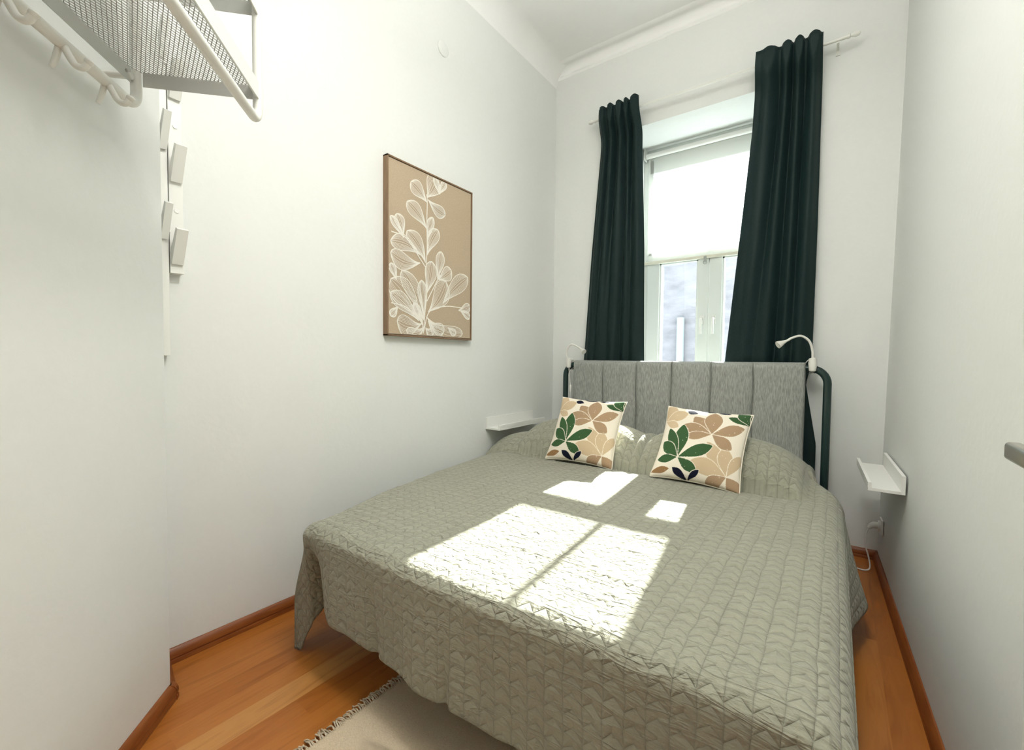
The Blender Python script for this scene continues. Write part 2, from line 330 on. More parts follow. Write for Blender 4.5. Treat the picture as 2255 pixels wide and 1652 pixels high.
def curtain(name, label, edges, pleats, z1=.32):
    """edges: (z, xl, xr) top to bottom; pleats: (u centre, half width, depth, drift) of the folds that come forward"""
    nu, nv = 220, 110; vs = []
    def ed(z):
        for i in range(len(edges) - 1):
            a, b_ = edges[i], edges[i + 1]
            if z <= a[0] and z >= b_[0]:
                t = (a[0] - z) / (a[0] - b_[0]); return a[1] + (b_[1] - a[1]) * t, a[2] + (b_[2] - a[2]) * t
        return edges[-1][1], edges[-1][2]
    for j in range(nv + 1):
        v = j / nv; z = 2.935 + (z1 - 2.935) * v; l, rr = ed(z)
        for i in range(nu + 1):
            u = i / nu; dy = 0
            for c, hw, am, dr, grow in pleats:
                cc = c + dr * v; w_ = hw * (1 + grow * min(1, v * 1.6)); q = (u - cc) / w_
                if abs(q) < 1: dy += am * (1 + .3 * grow * v) * (.5 + .5 * cos(pi * q)) ** .8
            dy += .0016 * sin(40 * u + 9 * v)
            top = math.exp(-((z - 2.885) / .03) ** 2)
            base = 3.128 - .028 * (1 - smoothstep(0, .10, v)) - .052 * smoothstep(.0, .02, .02 + top * 0) * (1 - smoothstep(.02, .09, v))
            y = base - dy
            y = max(3.030 if z > 1.13 else 3.072, min(y, 3.160))
            x = l + (rr - l) * u
            zz = z + (1 - smoothstep(0, .025, v)) * (.020 * dy / .05 - .006)
            vs.append((x, y, zz))
    b = MB(); b.add(vs, [(j * (nu + 1) + i, j * (nu + 1) + i + 1, (j + 1) * (nu + 1) + i + 1, (j + 1) * (nu + 1) + i) for j in range(nv) for i in range(nu)])
    o = b.build(name, M_curt, None, smooth=True); md = o.modifiers.new('thickness', 'SOLIDIFY'); md.thickness = .0022
    return tag(o, label, 'curtain', None)
curtain('curtain', 'dark green curtain hanging at the left side of the window', [(2.935, -1.455, -1.155), (2.6, -1.475, -1.150), (1.9, -1.535, -1.118), (1.1, -1.585, -1.100), (.3, -1.59, -1.10)], [(.10, .09, .030, .02, .1), (.30, .09, .042, -.03, .5), (.52, .10, .040, -.06, .7), (.70, .07, .038, -.02, .3), (.90, .12, .050, -.03, .7)])
curtain('curtain', 'dark green curtain hanging at the right side of the window', [(2.935, -.436, -.107), (2.5, -.455, -.107), (1.9, -.505, -.107), (1.1, -.572, -.112), (.97, -.57, -.138), (.62, -.57, -.080), (.3, -.57, -.08)], [(.02, .10, .02, 0, .3), (.20, .16, .046, .02, .5), (.48, .09, .042, -.04, .4), (.66, .08, .050, .04, .3), (.88, .10, .046, -.02, .6)])

# ------------------------------------------------------------------ bed
bed = thing('bed', 'double bed with dark green steel tube frame and grey padded headboard', 'bed', (-.865, 2.0, 0))
hy = 3.045; xl_, xr_ = -1.70, -.032; zt = 1.062; r = .085
path = [(xl_, hy, 0), (xl_, hy, .5), (xl_, hy, zt - r)] + arc((xl_ + r, hy, zt - r), r, pi, pi / 2, (1, 0, 0), (0, 0, 1))[1:] + arc((xr_ - r, hy, zt - r), r, pi / 2, 0, (1, 0, 0), (0, 0, 1)) + [(xr_, hy, .5), (xr_, hy, 0)]
smooth_angle(MB().tube(path, .020, 16).build('headboard_frame', M_green, bed))
# padded headboard: six channels, one thick upholstered slab
segx = [-1.611, -1.371, -1.121, -.881, -.636, -.398, -.136]
b = MB(); zs = [.36 + (1.095 - .36) * i / 40 for i in range(41)]; QS = [0, .012, .03, .06, .11, .18, .28, .39, .5, .61, .72, .82, .89, .94, .97, .988, 1]; nseg = 16
xs = []; dep = []
for k in range(6):
    for i in range(nseg + (k == 5)):
        q = QS[i]; xs.append(segx[k] + (segx[k + 1] - segx[k]) * q); dep.append(sqrt(1 - abs(2 * q - 1) ** 6))
fy, by = 2.988, 3.018
def front(i, j):
    x = xs[i]; z = zs[j]; q = (zs[-1] - z)
    edge = min(1, q / .03); rnd_ = sqrt(max(0, 1 - (1 - edge) ** 2))
    y = by - (by - fy) * rnd_ * (.12 + .88 * dep[i]) + .003 * sin(x * 21 + z * 9) * rnd_
    if i in (0, len(xs) - 1): y = by + .012
    return (x + .003 * sin(z * 17 + i // nseg) * (0 < i < len(xs) - 1), y, z)
n = len(xs); vs = [front(i, j) for j in range(41) for i in range(n)]; o_ = len(vs)
vs += [(xs[i], by + .04, zs[j]) for j in range(41) for i in range(n)]
fs = [(j * n + i, j * n + i + 1, (j + 1) * n + i + 1, (j + 1) * n + i) for j in range(40) for i in range(n - 1)]
fs += [(o_ + a, o_ + d, o_ + c, o_ + b_) for (a, b_, c, d) in list(fs)]
fs += [(40 * n + i, 40 * n + i + 1, o_ + 40 * n + i + 1, o_ + 40 * n + i) for i in range(n - 1)] + [(i, i + 1, o_ + i + 1, o_ + i) for i in range(n - 1)]
fs += [(j * n, (j + 1) * n, o_ + (j + 1) * n, o_ + j * n) for j in range(40)] + [(j * n + n - 1, (j + 1) * n + n - 1, o_ + (j + 1) * n + n - 1, o_ + j * n + n - 1) for j in range(40)]
b.add(vs, fs); smooth_angle(b.build('headboard_pad', M_head, bed), 60)
for x in (-1.655, -.075):
    MB().box(x - .012, x + .012, .95, 3.03, .24, .34).build('side_rail', M_green, bed, bevel=.004)
MB().box(-1.655, -.075, .93, .955, .24, .34).build('foot_rail', M_green, bed, bevel=.004)
for x in (-1.45, -.28): smooth_angle(MB().tube([(x, 1.35, 0), (x, 1.35, .33)], .018, 12).build('leg', M_green, bed))
b = MB()
for i in range(14): b.box(-1.64, -.09, 1.05 + i * .145, 1.12 + i * .145, .325, .340)
b.build('slats', mat('birch_slat', (.6, .45, .28), .6), bed)
tag(MB().box(-1.45, -.12, .93, 2.975, .345, .490).build('mattress', M_matt, None, bevel=.03, seg=4), 'white mattress under the sage green quilt', 'mattress')

# quilt
def noise1(x, y):
    return (sin(x * 1.7 + 2.1 * y + 1.3) + sin(2.9 * x - 1.3 * y + .7) + sin(1.1 * x + 3.7 * y + 4.2) + sin(4.3 * x + 2.2 * y + 2.0) * .6) / 3.6
ZT = .520
wr = random.Random(21); WR = []
for _ in range(95):
    cx, cy = wr.uniform(-1.6, .0), wr.uniform(.9, 2.15); an = wr.gauss(-.25, .35) if cx > -.9 else wr.gauss(-.45, .4)
    WR.append((cx, cy, cos(an), sin(an), wr.uniform(.05, .16), wr.uniform(.006, .012), wr.choice((1, 1, -1)) * wr.uniform(.0015, .0038)))
WR += [(-.33, 1.08, cos(-.18), sin(-.18), .28, .012, .006), (-.55, 1.42, cos(-.12), sin(-.12), .3, .010, .0045), (-.25, 1.38, cos(-.2), sin(-.2), .22, .010, .005), (-1.0, 1.28, cos(-.35), sin(-.35), .25, .009, .004)]
def top_z(x, y):
    z = ZT + .006 * noise1(x * 2.2, y * 2.2)
    # two sleeping pillows under the quilt
    for cx, hw in ((-1.235, .41), (-.475, .39)):
        sx_ = max(0, 1 - (abs(x - cx) / hw) ** 3.2)
        q = (y - 2.235) / .62
        if 0 < q:
            pr = (sin(pi * min(q, 1) ** .62) if q < 1 else 0)
            z += .165 * (sx_ ** .55) * max(0, pr) ** .75
    lo = smoothstep(2.26, 2.42, y) * (1 - smoothstep(2.7, 2.9, y))
    z += .05 * lo * max(0, 1 - abs((x + .86) / .9) ** 4) 
    z -= .014 * math.exp(-((y - 2.22) / .025) ** 2) * smoothstep(-1.7, -1.4, x) * (1 - smoothstep(-.2, -.02, x))
    for cx, cy, ca, sa, L, wd, h in WR:
        dx, dy = x - cx, y - cy
        if abs(dx) > .45 or abs(dy) > .45: continue
        s = dx * ca + dy * sa; q = -dx * sa + dy * ca + .06 * s * s / L
        e = (s / L) ** 2 + (q / wd) ** 2
        if e < 6: z += h * math.exp(-e)
    return z
PLEAT = [(-.24, -1.26, .800), (-.16, -1.33, .806), (-.09, -1.395, .832), (-.03, -1.42, .93), (.08, -1.46, 1.035), (.22, -1.505, 1.01), (.33, -1.518, .905), (.42, -1.532, .862), (.60, -1.607, .838), (.74, -1.630, .862), (.90, -1.645, .920), (1.05, -1.648, .985), (1.25, -1.640, 1.12)]
def quilt_point(a, b):
    yiF = .862 + .038 * smoothstep(-.85, -.2, a); hd = smoothstep(2.35, 2.62, b)
    k = smoothstep(1.0, 2.3, b); xiL = -1.440 - .105 * smoothstep(.84, 1.30, b) - .075 * k; xiR = -.032 - .068 * hd
    qx = min(max(a, xiL), xiR); qy = max(b, yiF); ex, ey = a - qx, b - qy; d = hypot(ex, ey)
    z0 = top_z(qx, qy)
    if d < 1e-6: return (qx, qy, z0), 0
    ex /= d; ey /= d
    left = max(0, -ex); right = max(0, ex); frontw = max(0, -ey)
    r_h = .058 * frontw ** 2 + (left ** 2) * (.065 + .19 * k) + right ** 2 * (.085 - .055 * hd)
    r_v = .045 * frontw ** 2 + (left ** 2) * (.06 + .07 * k) + right ** 2 * (.10 - .04 * hd)
    if frontw > .02 and (left > .02 or right > .02): r_h += .012 * sin(2 * atan2(abs(ey), abs(ex)))
    La = (r_h + r_v) / 2 * pi / 2
    if d < La:
        th = d / La * pi / 2; h = r_h * sin(th); dz = r_v * (1 - cos(th)); e = 0
    else: h = r_h; e = d - La; dz = r_v + e
    ang = atan2(frontw, max(left, right)); drop = e; fl = 0
    if frontw > .98:
        fl += drop * .02 * noise1(a * 3.5 + 3, 0) + .005 * sin(a * 14 + 1) * smoothstep(0, .25, drop) + .0025 * sin(a * 47) * smoothstep(0, .2, drop)
        for cx, am in ((-1.10, .014), (-.80, .016), (-.52, .010)): fl -= am * math.exp(-((a - cx - .02 * drop) / .014) ** 2) * smoothstep(.08, .28, drop)
    elif right > .98:
        g = math.exp(-((b - 2.24) / .17) ** 2)
        fl += drop * .04 * (1 - hd) + .008 * sin(b * 13 + .4) * smoothstep(0, .25, drop) * (1 - hd) + .27 * drop * g
    elif left > .98:
        fl += drop * (.04 * (1 - k) + .26 * (1 - smoothstep(.9, 1.35, b))) + .008 * sin(b * 11) * smoothstep(0, .25, drop) * (1 - k)
    px, py = qx + ex * (h + fl), qy + ey * (h + fl)
    # the deep pleat at the foot corner by the left wall
    if a < -1.2 and b < 1.2:
        if frontw > .9999 and a >= xiL: s_ = -.03 - (a - xiL)
        elif left > .9999: s_ = .90 + (b - yiF) * .9
        else: s_ = -.03 + .93 * (1 - ang / (pi / 2))
        if PLEAT[0][0] < s_ < PLEAT[-1][0]:
            for (s0, x0, y0_), (s1, x1, y1_) in zip(PLEAT, PLEAT[1:]):
                if s0 <= s_ <= s1:
                    t_ = (s_ - s0) / (s1 - s0); t_ = t_ * t_ * (3 - 2 * t_) * .35 + t_ * .65
                    tx, ty = x0 + (x1 - x0) * t_, y0_ + (y1_ - y0_) * t_; break
            edge = smoothstep(PLEAT[0][0], -.09, s_) * (1 - smoothstep(1.02, 1.25, s_)); m = smoothstep(-.02, .30, drop) * edge
            px += (tx - px) * m; py += (ty - py) * m
    z = z0 - dz
    if px < XL + .012: px = XL + .012
    if z < .012: z = .012
    return (px, py, z), d
A0, A1, B0, B1 = -1.945, .395, .508, 2.955
na, nb = 300, 310
vs = []; uvs = []
for j in range(nb + 1):
    for i in range(na + 1):
        a = A0 + (A1 - A0) * i / na; B0a = B0 + .032 * (1 - smoothstep(-1.55, -.85, a)) - .006; b_ = B0a + (B1 - B0a) * j / nb
        # slightly wavy hem
        if j == 0: b_ += .003 * sin(a * 30)
        p, d = quilt_point(a, b_); vs.append(p); uvs.append((a, b_))
me = bpy.data.meshes.new('quilt'); me.from_pydata(vs, [], [(j * (na + 1) + i, j * (na + 1) + i + 1, (j + 1) * (na + 1) + i + 1, (j + 1) * (na + 1) + i) for j in range(nb) for i in range(na)])
ul = me.uv_layers.new(name='UVMap')
for lp in me.loops: ul.data[lp.index].uv = uvs[lp.vertex_index]
for p in me.polygons: p.use_smooth = True
me.materials.append(M_quilt)
qo = bpy.data.objects.new('quilt', me); C.objects.link(qo)
md = qo.modifiers.new('thickness', 'SOLIDIFY'); md.thickness = .007; md.offset = -1
tag(qo, 'sage green quilted bedspread with stitched zigzag pattern draped over the bed', 'bedspread')

# ------------------------------------------------------------------ cushions
TAUPE, SAND, GRN, NAVY, CREAM, BRN = (.40, .27, .165), (.60, .46, .30), (.045, .105, .040), (.006, .008, .022), (.83, .76, .64), (.30, .17, .075)
# leaves in print coordinates (0..1 across, 0..1 up): base, tip, half width, colour, fullness towards the tip
LEAVES = [
 (.02, .735, .10, 1.0, .10, SAND), (.02, .735, .30, .90, .085, SAND), (.02, .735, .22, .66, .055, SAND),
 (.86, .13, .60, .50, .085, SAND), (.86, .13, .46, .24, .105, SAND), (.86, .13, .80, .47, .085, SAND), (.86, .13, .985, .42, .055, SAND), (.86, .13, .64, -.02, .07, TAUPE), (.86, .13, 1.0, -.02, .09, TAUPE),
 (.42, .905, .28, .93, .045, NAVY), (.62, .97, .40, .99, .03, NAVY), (.62, .97, .78, .965, .025, NAVY),
 (.63, .60, .385, .84, .085, TAUPE), (.63, .60, .60, .955, .10, TAUPE), (.63, .60, .28, .70, .075, TAUPE), (.63, .60, .335, .54, .055, TAUPE),
 (.63, .60, .965, .775, .075, TAUPE), (.63, .60, .875, .46, .075, TAUPE),
 (1.02, .83, .76, .895, .045, GRN), (1.02, .83, .86, 1.02, .07, GRN), (1.02, .83, 1.05, 1.05, .05, GRN),
 (.30, .255, .285, .70, .085, GRN), (.30, .255, .115, .63, .065, GRN), (.30, .255, .665, .46, .075, GRN), (.30, .255, .07, .44, .075, GRN), (.30, .255, .045, .20, .055, GRN), (.30, .255, .535, .10, .065, GRN),
 (-.02, .04, .22, .10, .045, BRN), (.44, -.01, .26, .12, .045, NAVY), (.44, -.01, .565, .135, .035, NAVY)]
rc = random.Random(5); SPK = [(rc.random(), rc.random(), rc.uniform(.002, .005)) for _ in range(70)]
def print_colour(u, v):
    c = CREAM
    for bx, by_, tx, ty, hw, col in LEAVES:
        dx, dy = tx - bx, ty - by_; L = hypot(dx, dy); s = ((u - bx) * dx + (v - by_) * dy) / (L * L)
        if -.02 < s < 1.02:
            q = abs((u - bx) * dy - (v - by_) * dx) / L
            wv = hw * max(0, sin(pi * min(1, max(0, s)) ** 1.35)) ** .8
            if s < .0: wv = 0
            lim = wv + .0065
            if q < lim:
                if q < wv - .001: c = col
                elif c is not CREAM: c = CREAM
                # central vein only where petals join
                if s < .04: c = CREAM
    if c is not CREAM:
        for x, y, r_ in SPK:
            if (u - x) ** 2 + (v - y) ** 2 < r_ * r_: return CREAM
    return c
def cushion(name, label):
    root = thing(name, label, 'cushion', (0, 0, 0), 'leaf print cushions on the bed')
    N = 210; half = .20; vs = []; cols = []
    def P(u, v, side):
        x, z = 2 * u - 1, 2 * v - 1
        pin = .045 * (x * x) * (1 - abs(z)) ** .7 * 0
        sx_ = 1 - .075 * (1 - z * z) * abs(x) ** 2; sz_ = 1 - .075 * (1 - x * x) * abs(z) ** 2
        th = .062 * (max(0, (1 - x * x)) ** .42) * (max(0, (1 - z * z)) ** .42)
        th *= 1 + .06 * sin(5 * x + 2 * z) * sin(4 * z + 1)
        return (half * x * sx_, side * (th + .0005), half + half * z * sz_)
    fs = []
    for side in (-1, 1):
        o = len(vs); n = N if side < 0 else 40
        for j in range(n + 1):
            for i in range(n + 1):
                u, v = i / n, j / n; vs.append(P(u, v, side)); cols.append(print_colour(u, v) if side < 0 else CREAM)
        fs += [(o + j * (n + 1) + i, o + j * (n + 1) + i + 1, o + (j + 1) * (n + 1) + i + 1, o + (j + 1) * (n + 1) + i) for j in range(n) for i in range(n)]
    me = bpy.data.meshes.new('cushion_cover'); me.from_pydata(vs, [], fs); ca = me.color_attributes.new('print', 'FLOAT_COLOR', 'POINT')
    for i, c in enumerate(cols): ca.data[i].color = (*c, 1)
    for p in me.polygons: p.use_smooth = True
    me.materials.append(M_cush); o = bpy.data.objects.new('cushion_cover', me); C.objects.link(o); o.parent = root
    edge = [P(u, 0, 0) for u in [i / 20 for i in range(20)]] + [P(1, v, 0) for v in [i / 20 for i in range(20)]] + [P(1 - u, 1, 0) for u in [i / 20 for i in range(20)]] + [P(0, 1 - v, 0) for v in [i / 20 for i in range(21)]]
    q = MB().tube(edge, .0035, 8).build('piping', M_piping, None, smooth=True); q.parent = root
    return root
c1 = cushion('throw_cushion', 'leaf print cushion leaning in front of the left pillow, nearer the left wall')
c2 = c1.copy(); C.objects.link(c2); c2['label'] = 'leaf print cushion nearer the right side of the bed, its top edge in sunlight'
for ch in list(c1.children):
    d = ch.copy(); C.objects.link(d); d.parent = c2
c1.location = (-1.140, 2.185, .522); c1.rotation_euler = (radians(-31), radians(1.0), radians(3))
c2.location = (-.523, 2.150, .522); c2.rotation_euler = (radians(-35), radians(2.2), radians(-1))

# ------------------------------------------------------------------ reading lamps
def lamp(label, base, neck, dirv, cord, switch=None):
    root = thing('clip_lamp', label, 'lamp', base, 'clip-on reading lamps')
    bx, by_, bz = base
    b = MB(); b.tube([(bx, by_ - .030, bz - .028), (bx, by_ - .030, bz - .022), (bx, by_ - .030, bz + .02), (bx, by_ - .028, bz + .045), (bx, by_ - .026, bz + .05)], [.008, .017, .021, .019, .008], 16)
    b.tube([(bx, by_ + .026, bz - .04), (bx, by_ + .026, bz + .03), (bx, by_ + .010, bz + .038)], [.012, .014, .010], 12)
    b.box(bx - .008, bx + .008, by_ - .03, by_ + .028, bz + .024, bz + .034)
    smooth_angle(b.build('clamp', M_lamp, root))
    smooth_angle(MB().tube(catmull(neck, 10), .0066, 12).build('gooseneck', M_lamp, root))
    e = Vector(neck[-1]); d = Vector(dirv).normalized()
    b = MB(); b.tube([e - d * .004, e + d * .01, e + d * .03, e + d * .05, e + d * .058, e + d * .060, e + d * .055], [.006, .007, .013, .020, .021, .019, .016], 20, cap=False); b.tube([e + d * .054, e + d * .055], [.0165, .0165], 20)
    sh = smooth_angle(b.build('lamp_head', M_lamp, root), 50)
    smooth_angle(MB().tube([e + d * .0552, e + d * .058, e + d * .059], [.011, .010, .004], 16).build('lamp_lens', M_lens, sh))
    smooth_angle(MB().tube(catmull(cord, 8), .0022, 8).build('cord', M_cord, root))
    if switch: smooth_angle(MB().tube([Vector(switch) + Vector((0, 0, .028)), Vector(switch) + Vector((0, 0, .018)), Vector(switch) - Vector((0, 0, .018)), Vector(switch) - Vector((0, 0, .028))], [.004, .008, .008, .004], 12).build('cord_switch', M_lamp, root))
    return root
lamp('small white clip lamp on the left corner of the headboard, its cord hanging down', (-1.655, 3.04, 1.062),
     [(-1.66, 3.012, 1.09), (-1.678, 3.012, 1.13), (-1.672, 3.015, 1.18), (-1.640, 3.015, 1.214), (-1.598, 3.008, 1.206), (-1.560, 3.0, 1.187)], (.80, -.30, -.52),
     [(-1.655, 3.068, 1.03), (-1.655, 3.04, 1.00), (-1.652, 3.01, 1.05), (-1.648, 3.0, 1.02), (-1.640, 3.0, .95), (-1.632, 3.0, .88), (-1.628, 3.0, .80)], (-1.632, 3.0, .88))
lamp('white clip lamp with arched neck on the right corner of the headboard', (-.103, 3.04, 1.072),
     [(-.103, 3.012, 1.10), (-.106, 3.008, 1.16), (-.122, 3.0, 1.215), (-.160, 2.985, 1.245), (-.200, 2.965, 1.235), (-.222, 2.95, 1.220)], (-.72, -.42, -.42),
     [(-.10, 3.066, 1.05), (-.115, 3.068, 1.115), (-.145, 3.070, 1.08), (-.165, 3.072, 1.0), (-.17, 3.072, .6), (-.17, 3.072, .3)])

# ------------------------------------------------------------------ picture ledges
def ledge(label, y0, y1, side):
    if side < 0: x = XL; s = 1; T = None
    else: s = -1; T = lambda v: Vector((v.x + (YB - v.y) * .0344, v.y, v.z)); x = .219
    root = thing('picture_ledge', label, 'shelf', (x, (y0 + y1) / 2, .6), 'white picture ledges'); z0 = .625 if side < 0 else .560
    X = lambda a, b_: (min(x + s * a, x + s * b_), max(x + s * a, x + s * b_))
    MB().box(*X(0, .013), y0, y1, z0, z0 + .078, T).build('back_rail', M_white, root, bevel=.001)
    MB().box(*X(.013, .120), y0, y1, z0, z0 + .013, T).build('shelf_board', M_white, root, bevel=.001)
    MB().box(*X(.108, .121), y0, y1, z0 + .013, z0 + .036, T).build('front_lip', M_white, root, bevel=.001)
ledge('small white picture ledge on the left wall beside the headboard', 2.30, 2.86, -1)
ledge('small white picture ledge on the right wall above the power socket', 2.385, 2.955, 1)

# ------------------------------------------------------------------ socket with plug and cable
so_ = thing('power_socket', 'white wall socket low on the right wall behind the bed', 'socket', (xr(3.0), 3.0, .22))
T = lambda v: Vector((v.x + (YB - v.y) * .0344, v.y, v.z))
MB().box(.209, .219, 2.965, 3.045, .20, .28, T).build('cover_plate', M_white, so_, bevel=.003)
smooth_angle(MB().tube([(.216, 3.005, .24), (.205, 3.005, .24)], .028, 24).build('socket_insert', M_white, so_))
pc = thing('power_cable', 'white plug and cable hanging from the socket down to the floor', 'cable', (.20, 3.005, .23))
b = MB(); b.tube([(.208, 3.005, .24), (.19, 3.005, .24), (.178, 3.0, .235), (.168, 2.995, .222)], [.017, .018, .014, .008], 14); smooth_angle(b.build('plug', M_lamp, pc))
smooth_angle(MB().tube(catmull([(.170, 2.996, .224), (.160, 2.99, .19), (.158, 2.98, .13), (.172, 2.98, .07), (.178, 2.97, .02), (.155, 2.96, .004), (.10, 2.98, .004), (.0, 3.04, .004)], 8), .0035, 8).build('cord', M_cord, pc))

# ------------------------------------------------------------------ picture
pic = thing('framed_picture', 'tall framed picture of white line-drawn leaves on a beige ground', 'picture', (XL, 1.787, 1.672))
y0, y1, z0, z1 = 1.462, 2.113, 1.214, 2.132
b = MB(); t_ = .008; xf = -1.858
for (a_, b_, c_, d_) in ((y0, y0 + t_, z0, z1), (y1 - t_, y1, z0, z1), (y0, y1, z0, z0 + t_), (y0, y1, z1 - t_, z1)): b.box(XL, xf, a_, b_, c_, d_)
b.build('frame', M_brown, pic, bevel=.0008)
#LINES#
PIC = [(0.414, 0.827, 0.233, 0.911, 0.060, -0.10), (0.412, 0.665, 0.190, 0.786, 0.060, -0.16), (0.417, 0.856, 0.525, 1.005, 0.075, -0.10), (0.567, 0.908, 0.651, 1.002, 0.030, 0.05), (0.567, 0.908, 0.509, 1.003, 0.030, -0.05), (0.430, 0.847, 0.645, 0.789, 0.050, -0.16), (0.424, 0.594, 0.487, 0.747, 0.035, 0.08), (0.424, 0.504, 0.553, 0.680, 0.055, 0.14), (0.401, 0.452, 0.191, 0.616, 0.060, -0.22), (0.155, 0.583, 0.086, 0.697, 0.045, -0.06), (0.155, 0.568, 0.019, 0.673, 0.030, -0.05), (0.339, 0.492, 0.019, 0.531, 0.060, -0.22), (0.339, 0.444, 0.019, 0.464, 0.065, 0.24), (0.418, 0.266, 0.480, 0.470, 0.060, -0.06), (0.547, 0.369, 0.595, 0.548, 0.045, -0.02), (0.555, 0.366, 0.727, 0.445, 0.055, -0.10), (0.434, 0.151, 0.657, 0.364, 0.085, -0.18), (0.615, 0.214, 0.960, 0.422, 0.070, 0.10), (0.829, 0.186, 0.998, 0.224, 0.040, -0.08), (0.848, 0.187, 0.999, 0.142, 0.030, 0.05), (0.387, 0.091, 0.135, 0.376, 0.070, -0.12), (0.395, 0.116, 0.355, 0.341, 0.045, 0.02), (0.356, 0.090, 0.019, 0.314, 0.100, -0.10), (0.325, 0.088, 0.018, 0.238, 0.060, -0.10), (0.079, 0.312, 0.019, 0.404, 0.030, -0.05), (0.356, 0.073, 0.086, 0.075, 0.075, 0.30), (0.372, 0.066, 0.265, 0.196, 0.030, -0.10), (0.093, 0.160, 0.018, 0.102, 0.030, 0.05), (0.387, 0.058, 0.185, 0.018, 0.050, 0.45), (0.418, 0.118, 0.888, 0.027, 0.080, -0.32), (0.434, 0.094, 0.634, 0.035, 0.065, -0.30), (0.403, 0.051, 0.508, 0.022, 0.040, -0.45), (0.686, 0.063, 0.794, 0.024, 0.030, -0.10)]
STEMS = [[(0.375, 0.013), (0.390, 0.108), (0.405, 0.256), (0.407, 0.420), (0.419, 0.544), (0.415, 0.706), (0.419, 0.828), (0.411, 0.875)], [(0.380, 0.025), (0.341, 0.089), (0.192, 0.160), (0.025, 0.178)], [(0.380, 0.025), (0.450, 0.153), (0.650, 0.200), (0.867, 0.206)], [(0.407, 0.420), (0.339, 0.468), (0.177, 0.571), (0.025, 0.585)], [(0.418, 0.216), (0.547, 0.361), (0.580, 0.398)]]
g = .011; cx0, cx1, cz0, cz1 = y0 + g, y1 - g, z0 + g, z1 - g; xc = -1.863
b = MB(); b.box(XL + .004, xc, cx0, cx1, cz0, cz1)
RB = [0]
def ribbon(pts, wd):
    run = []; RB[0] += 1; xo = xc + .0008 + RB[0] * 2.5e-6
    def flush(run):
        if len(run) < 2: return
        L = []; R_ = []
        for i, p in enumerate(run):
            q0, q1 = run[max(0, i - 1)], run[min(len(run) - 1, i + 1)]; dx, dy = q1[0] - q0[0], q1[1] - q0[1]; l = hypot(dx, dy) or 1
            L.append((xo, p[0] - dy / l * wd / 2, p[1] + dx / l * wd / 2)); R_.append((xo, p[0] + dy / l * wd / 2, p[1] - dx / l * wd / 2))
        n = len(run); b.add(L + R_, [(i, i + 1, n + i + 1, n + i) for i in range(n - 1)], 1)
    for p in pts:
        if cx0 + .002 < p[0] < cx1 - .002 and cz0 + .002 < p[1] < cz1 - .002: run.append(p)
        else: flush(run); run = []
    flush(run)
def W2(u, v): return (cx0 + u * (cx1 - cx0), cz0 + v * (cz1 - cz0))
def leaf(bx, by_, tx, ty, hw, bend, nl):
    """outline and a fan of inner lines running from base to tip, bulging to both sides"""
    for k in range(-nl, nl + 1):
        f = k / nl; pts = []
        if k and abs(f) < .15: continue
        for i in range(29):
            s = i / 28
            dx, dy = tx - bx, (ty - by_) * 1.42; L = hypot(dx, dy)
            wv = 1.18 * hw * f * (sin(pi * s ** 1.9) ** .62 if 0 < s < 1 else 0) + bend * 4 * s * (1 - s) * L * .5
            x = bx + dx * s - dy / L * wv; y = by_ * 1.42 + dy * s + dx / L * wv
            pts.append(W2(x, y / 1.42))
        ribbon(pts, .0046 if abs(k) == nl else .0021)
for L_ in PIC: leaf(*L_, 7)
for st in STEMS: ribbon([W2(p.x, p.y) for p in catmull([(x, y, 0) for x, y in st], 10)], .006)
b.build('canvas', [M_canvas, M_paint], pic)

# round cover on the wall
b = MB(); b.tube([(XL, 1.885, 2.893), (XL + .004, 1.885, 2.893), (XL + .0065, 1.885, 2.893)], [.042, .042, .038], 40)
smooth_angle(tag(b.build('junction_cover', M_wall), 'round white junction cover high on the left wall', 'wall cover'))

# ------------------------------------------------------------------ coat rack (metal, angled wall)
def UN(u, n, z): return K + AU * u + NU * n + Vector((0, 0, z))
rk = thing('wall_rack', 'white steel wall rack with two mesh shelves and hanging bars', 'rack', tuple(UN(-.6, 0, 1.9)))
ue, u2, rr = -.236, -1.02, .0125
def loop(n, zb, zt_):
    c = .035; a = []
    a += [UN(ue, n, zt_ - c)]; a += [UN(ue, n, 2.05)]
    a += [UN(ue - c + c * cos(th), n, zb + c - c * sin(th)) for th in [pi / 2 * i / 7 for i in range(8)]]
    a += [UN(ue - c - (abs(u2 - ue) - 2 * c) * i / 6, n, zb) for i in range(1, 6)]
    a += [UN(u2 + c - c * sin(th), n, zb + c - c * cos(th)) for th in [pi / 2 * i / 7 for i in range(8)]]
    a += [UN(u2, n, 2.05), UN(u2, n, zt_ - c)]
    a += [UN(u2 + c - c * cos(th), n, zt_ - c + c * sin(th)) for th in [pi / 2 * i / 7 for i in range(1, 8)]]
    a += [UN(ue - c + c * sin(th), n, zt_ - c + c * cos(th)) for th in [pi / 2 * i / 7 for i in range(8)]]
    return a
smooth_angle(MB().tube(loop(.070, 1.733, 2.30), rr, 14).build('hook_bar_loop', M_steel, rk))
smooth_angle(MB().tube(loop(.355, 1.727, 2.30), rr * .95, 14).build('hanging_bar_loop', M_steel, rk))
for u in (ue - .02, u2 + .02):
    for z in (1.80, 2.02): smooth_angle(MB().tube([UN(u, 0, z), UN(u, .072, z)], .008, 10).build('wall_mount', M_steel, rk))
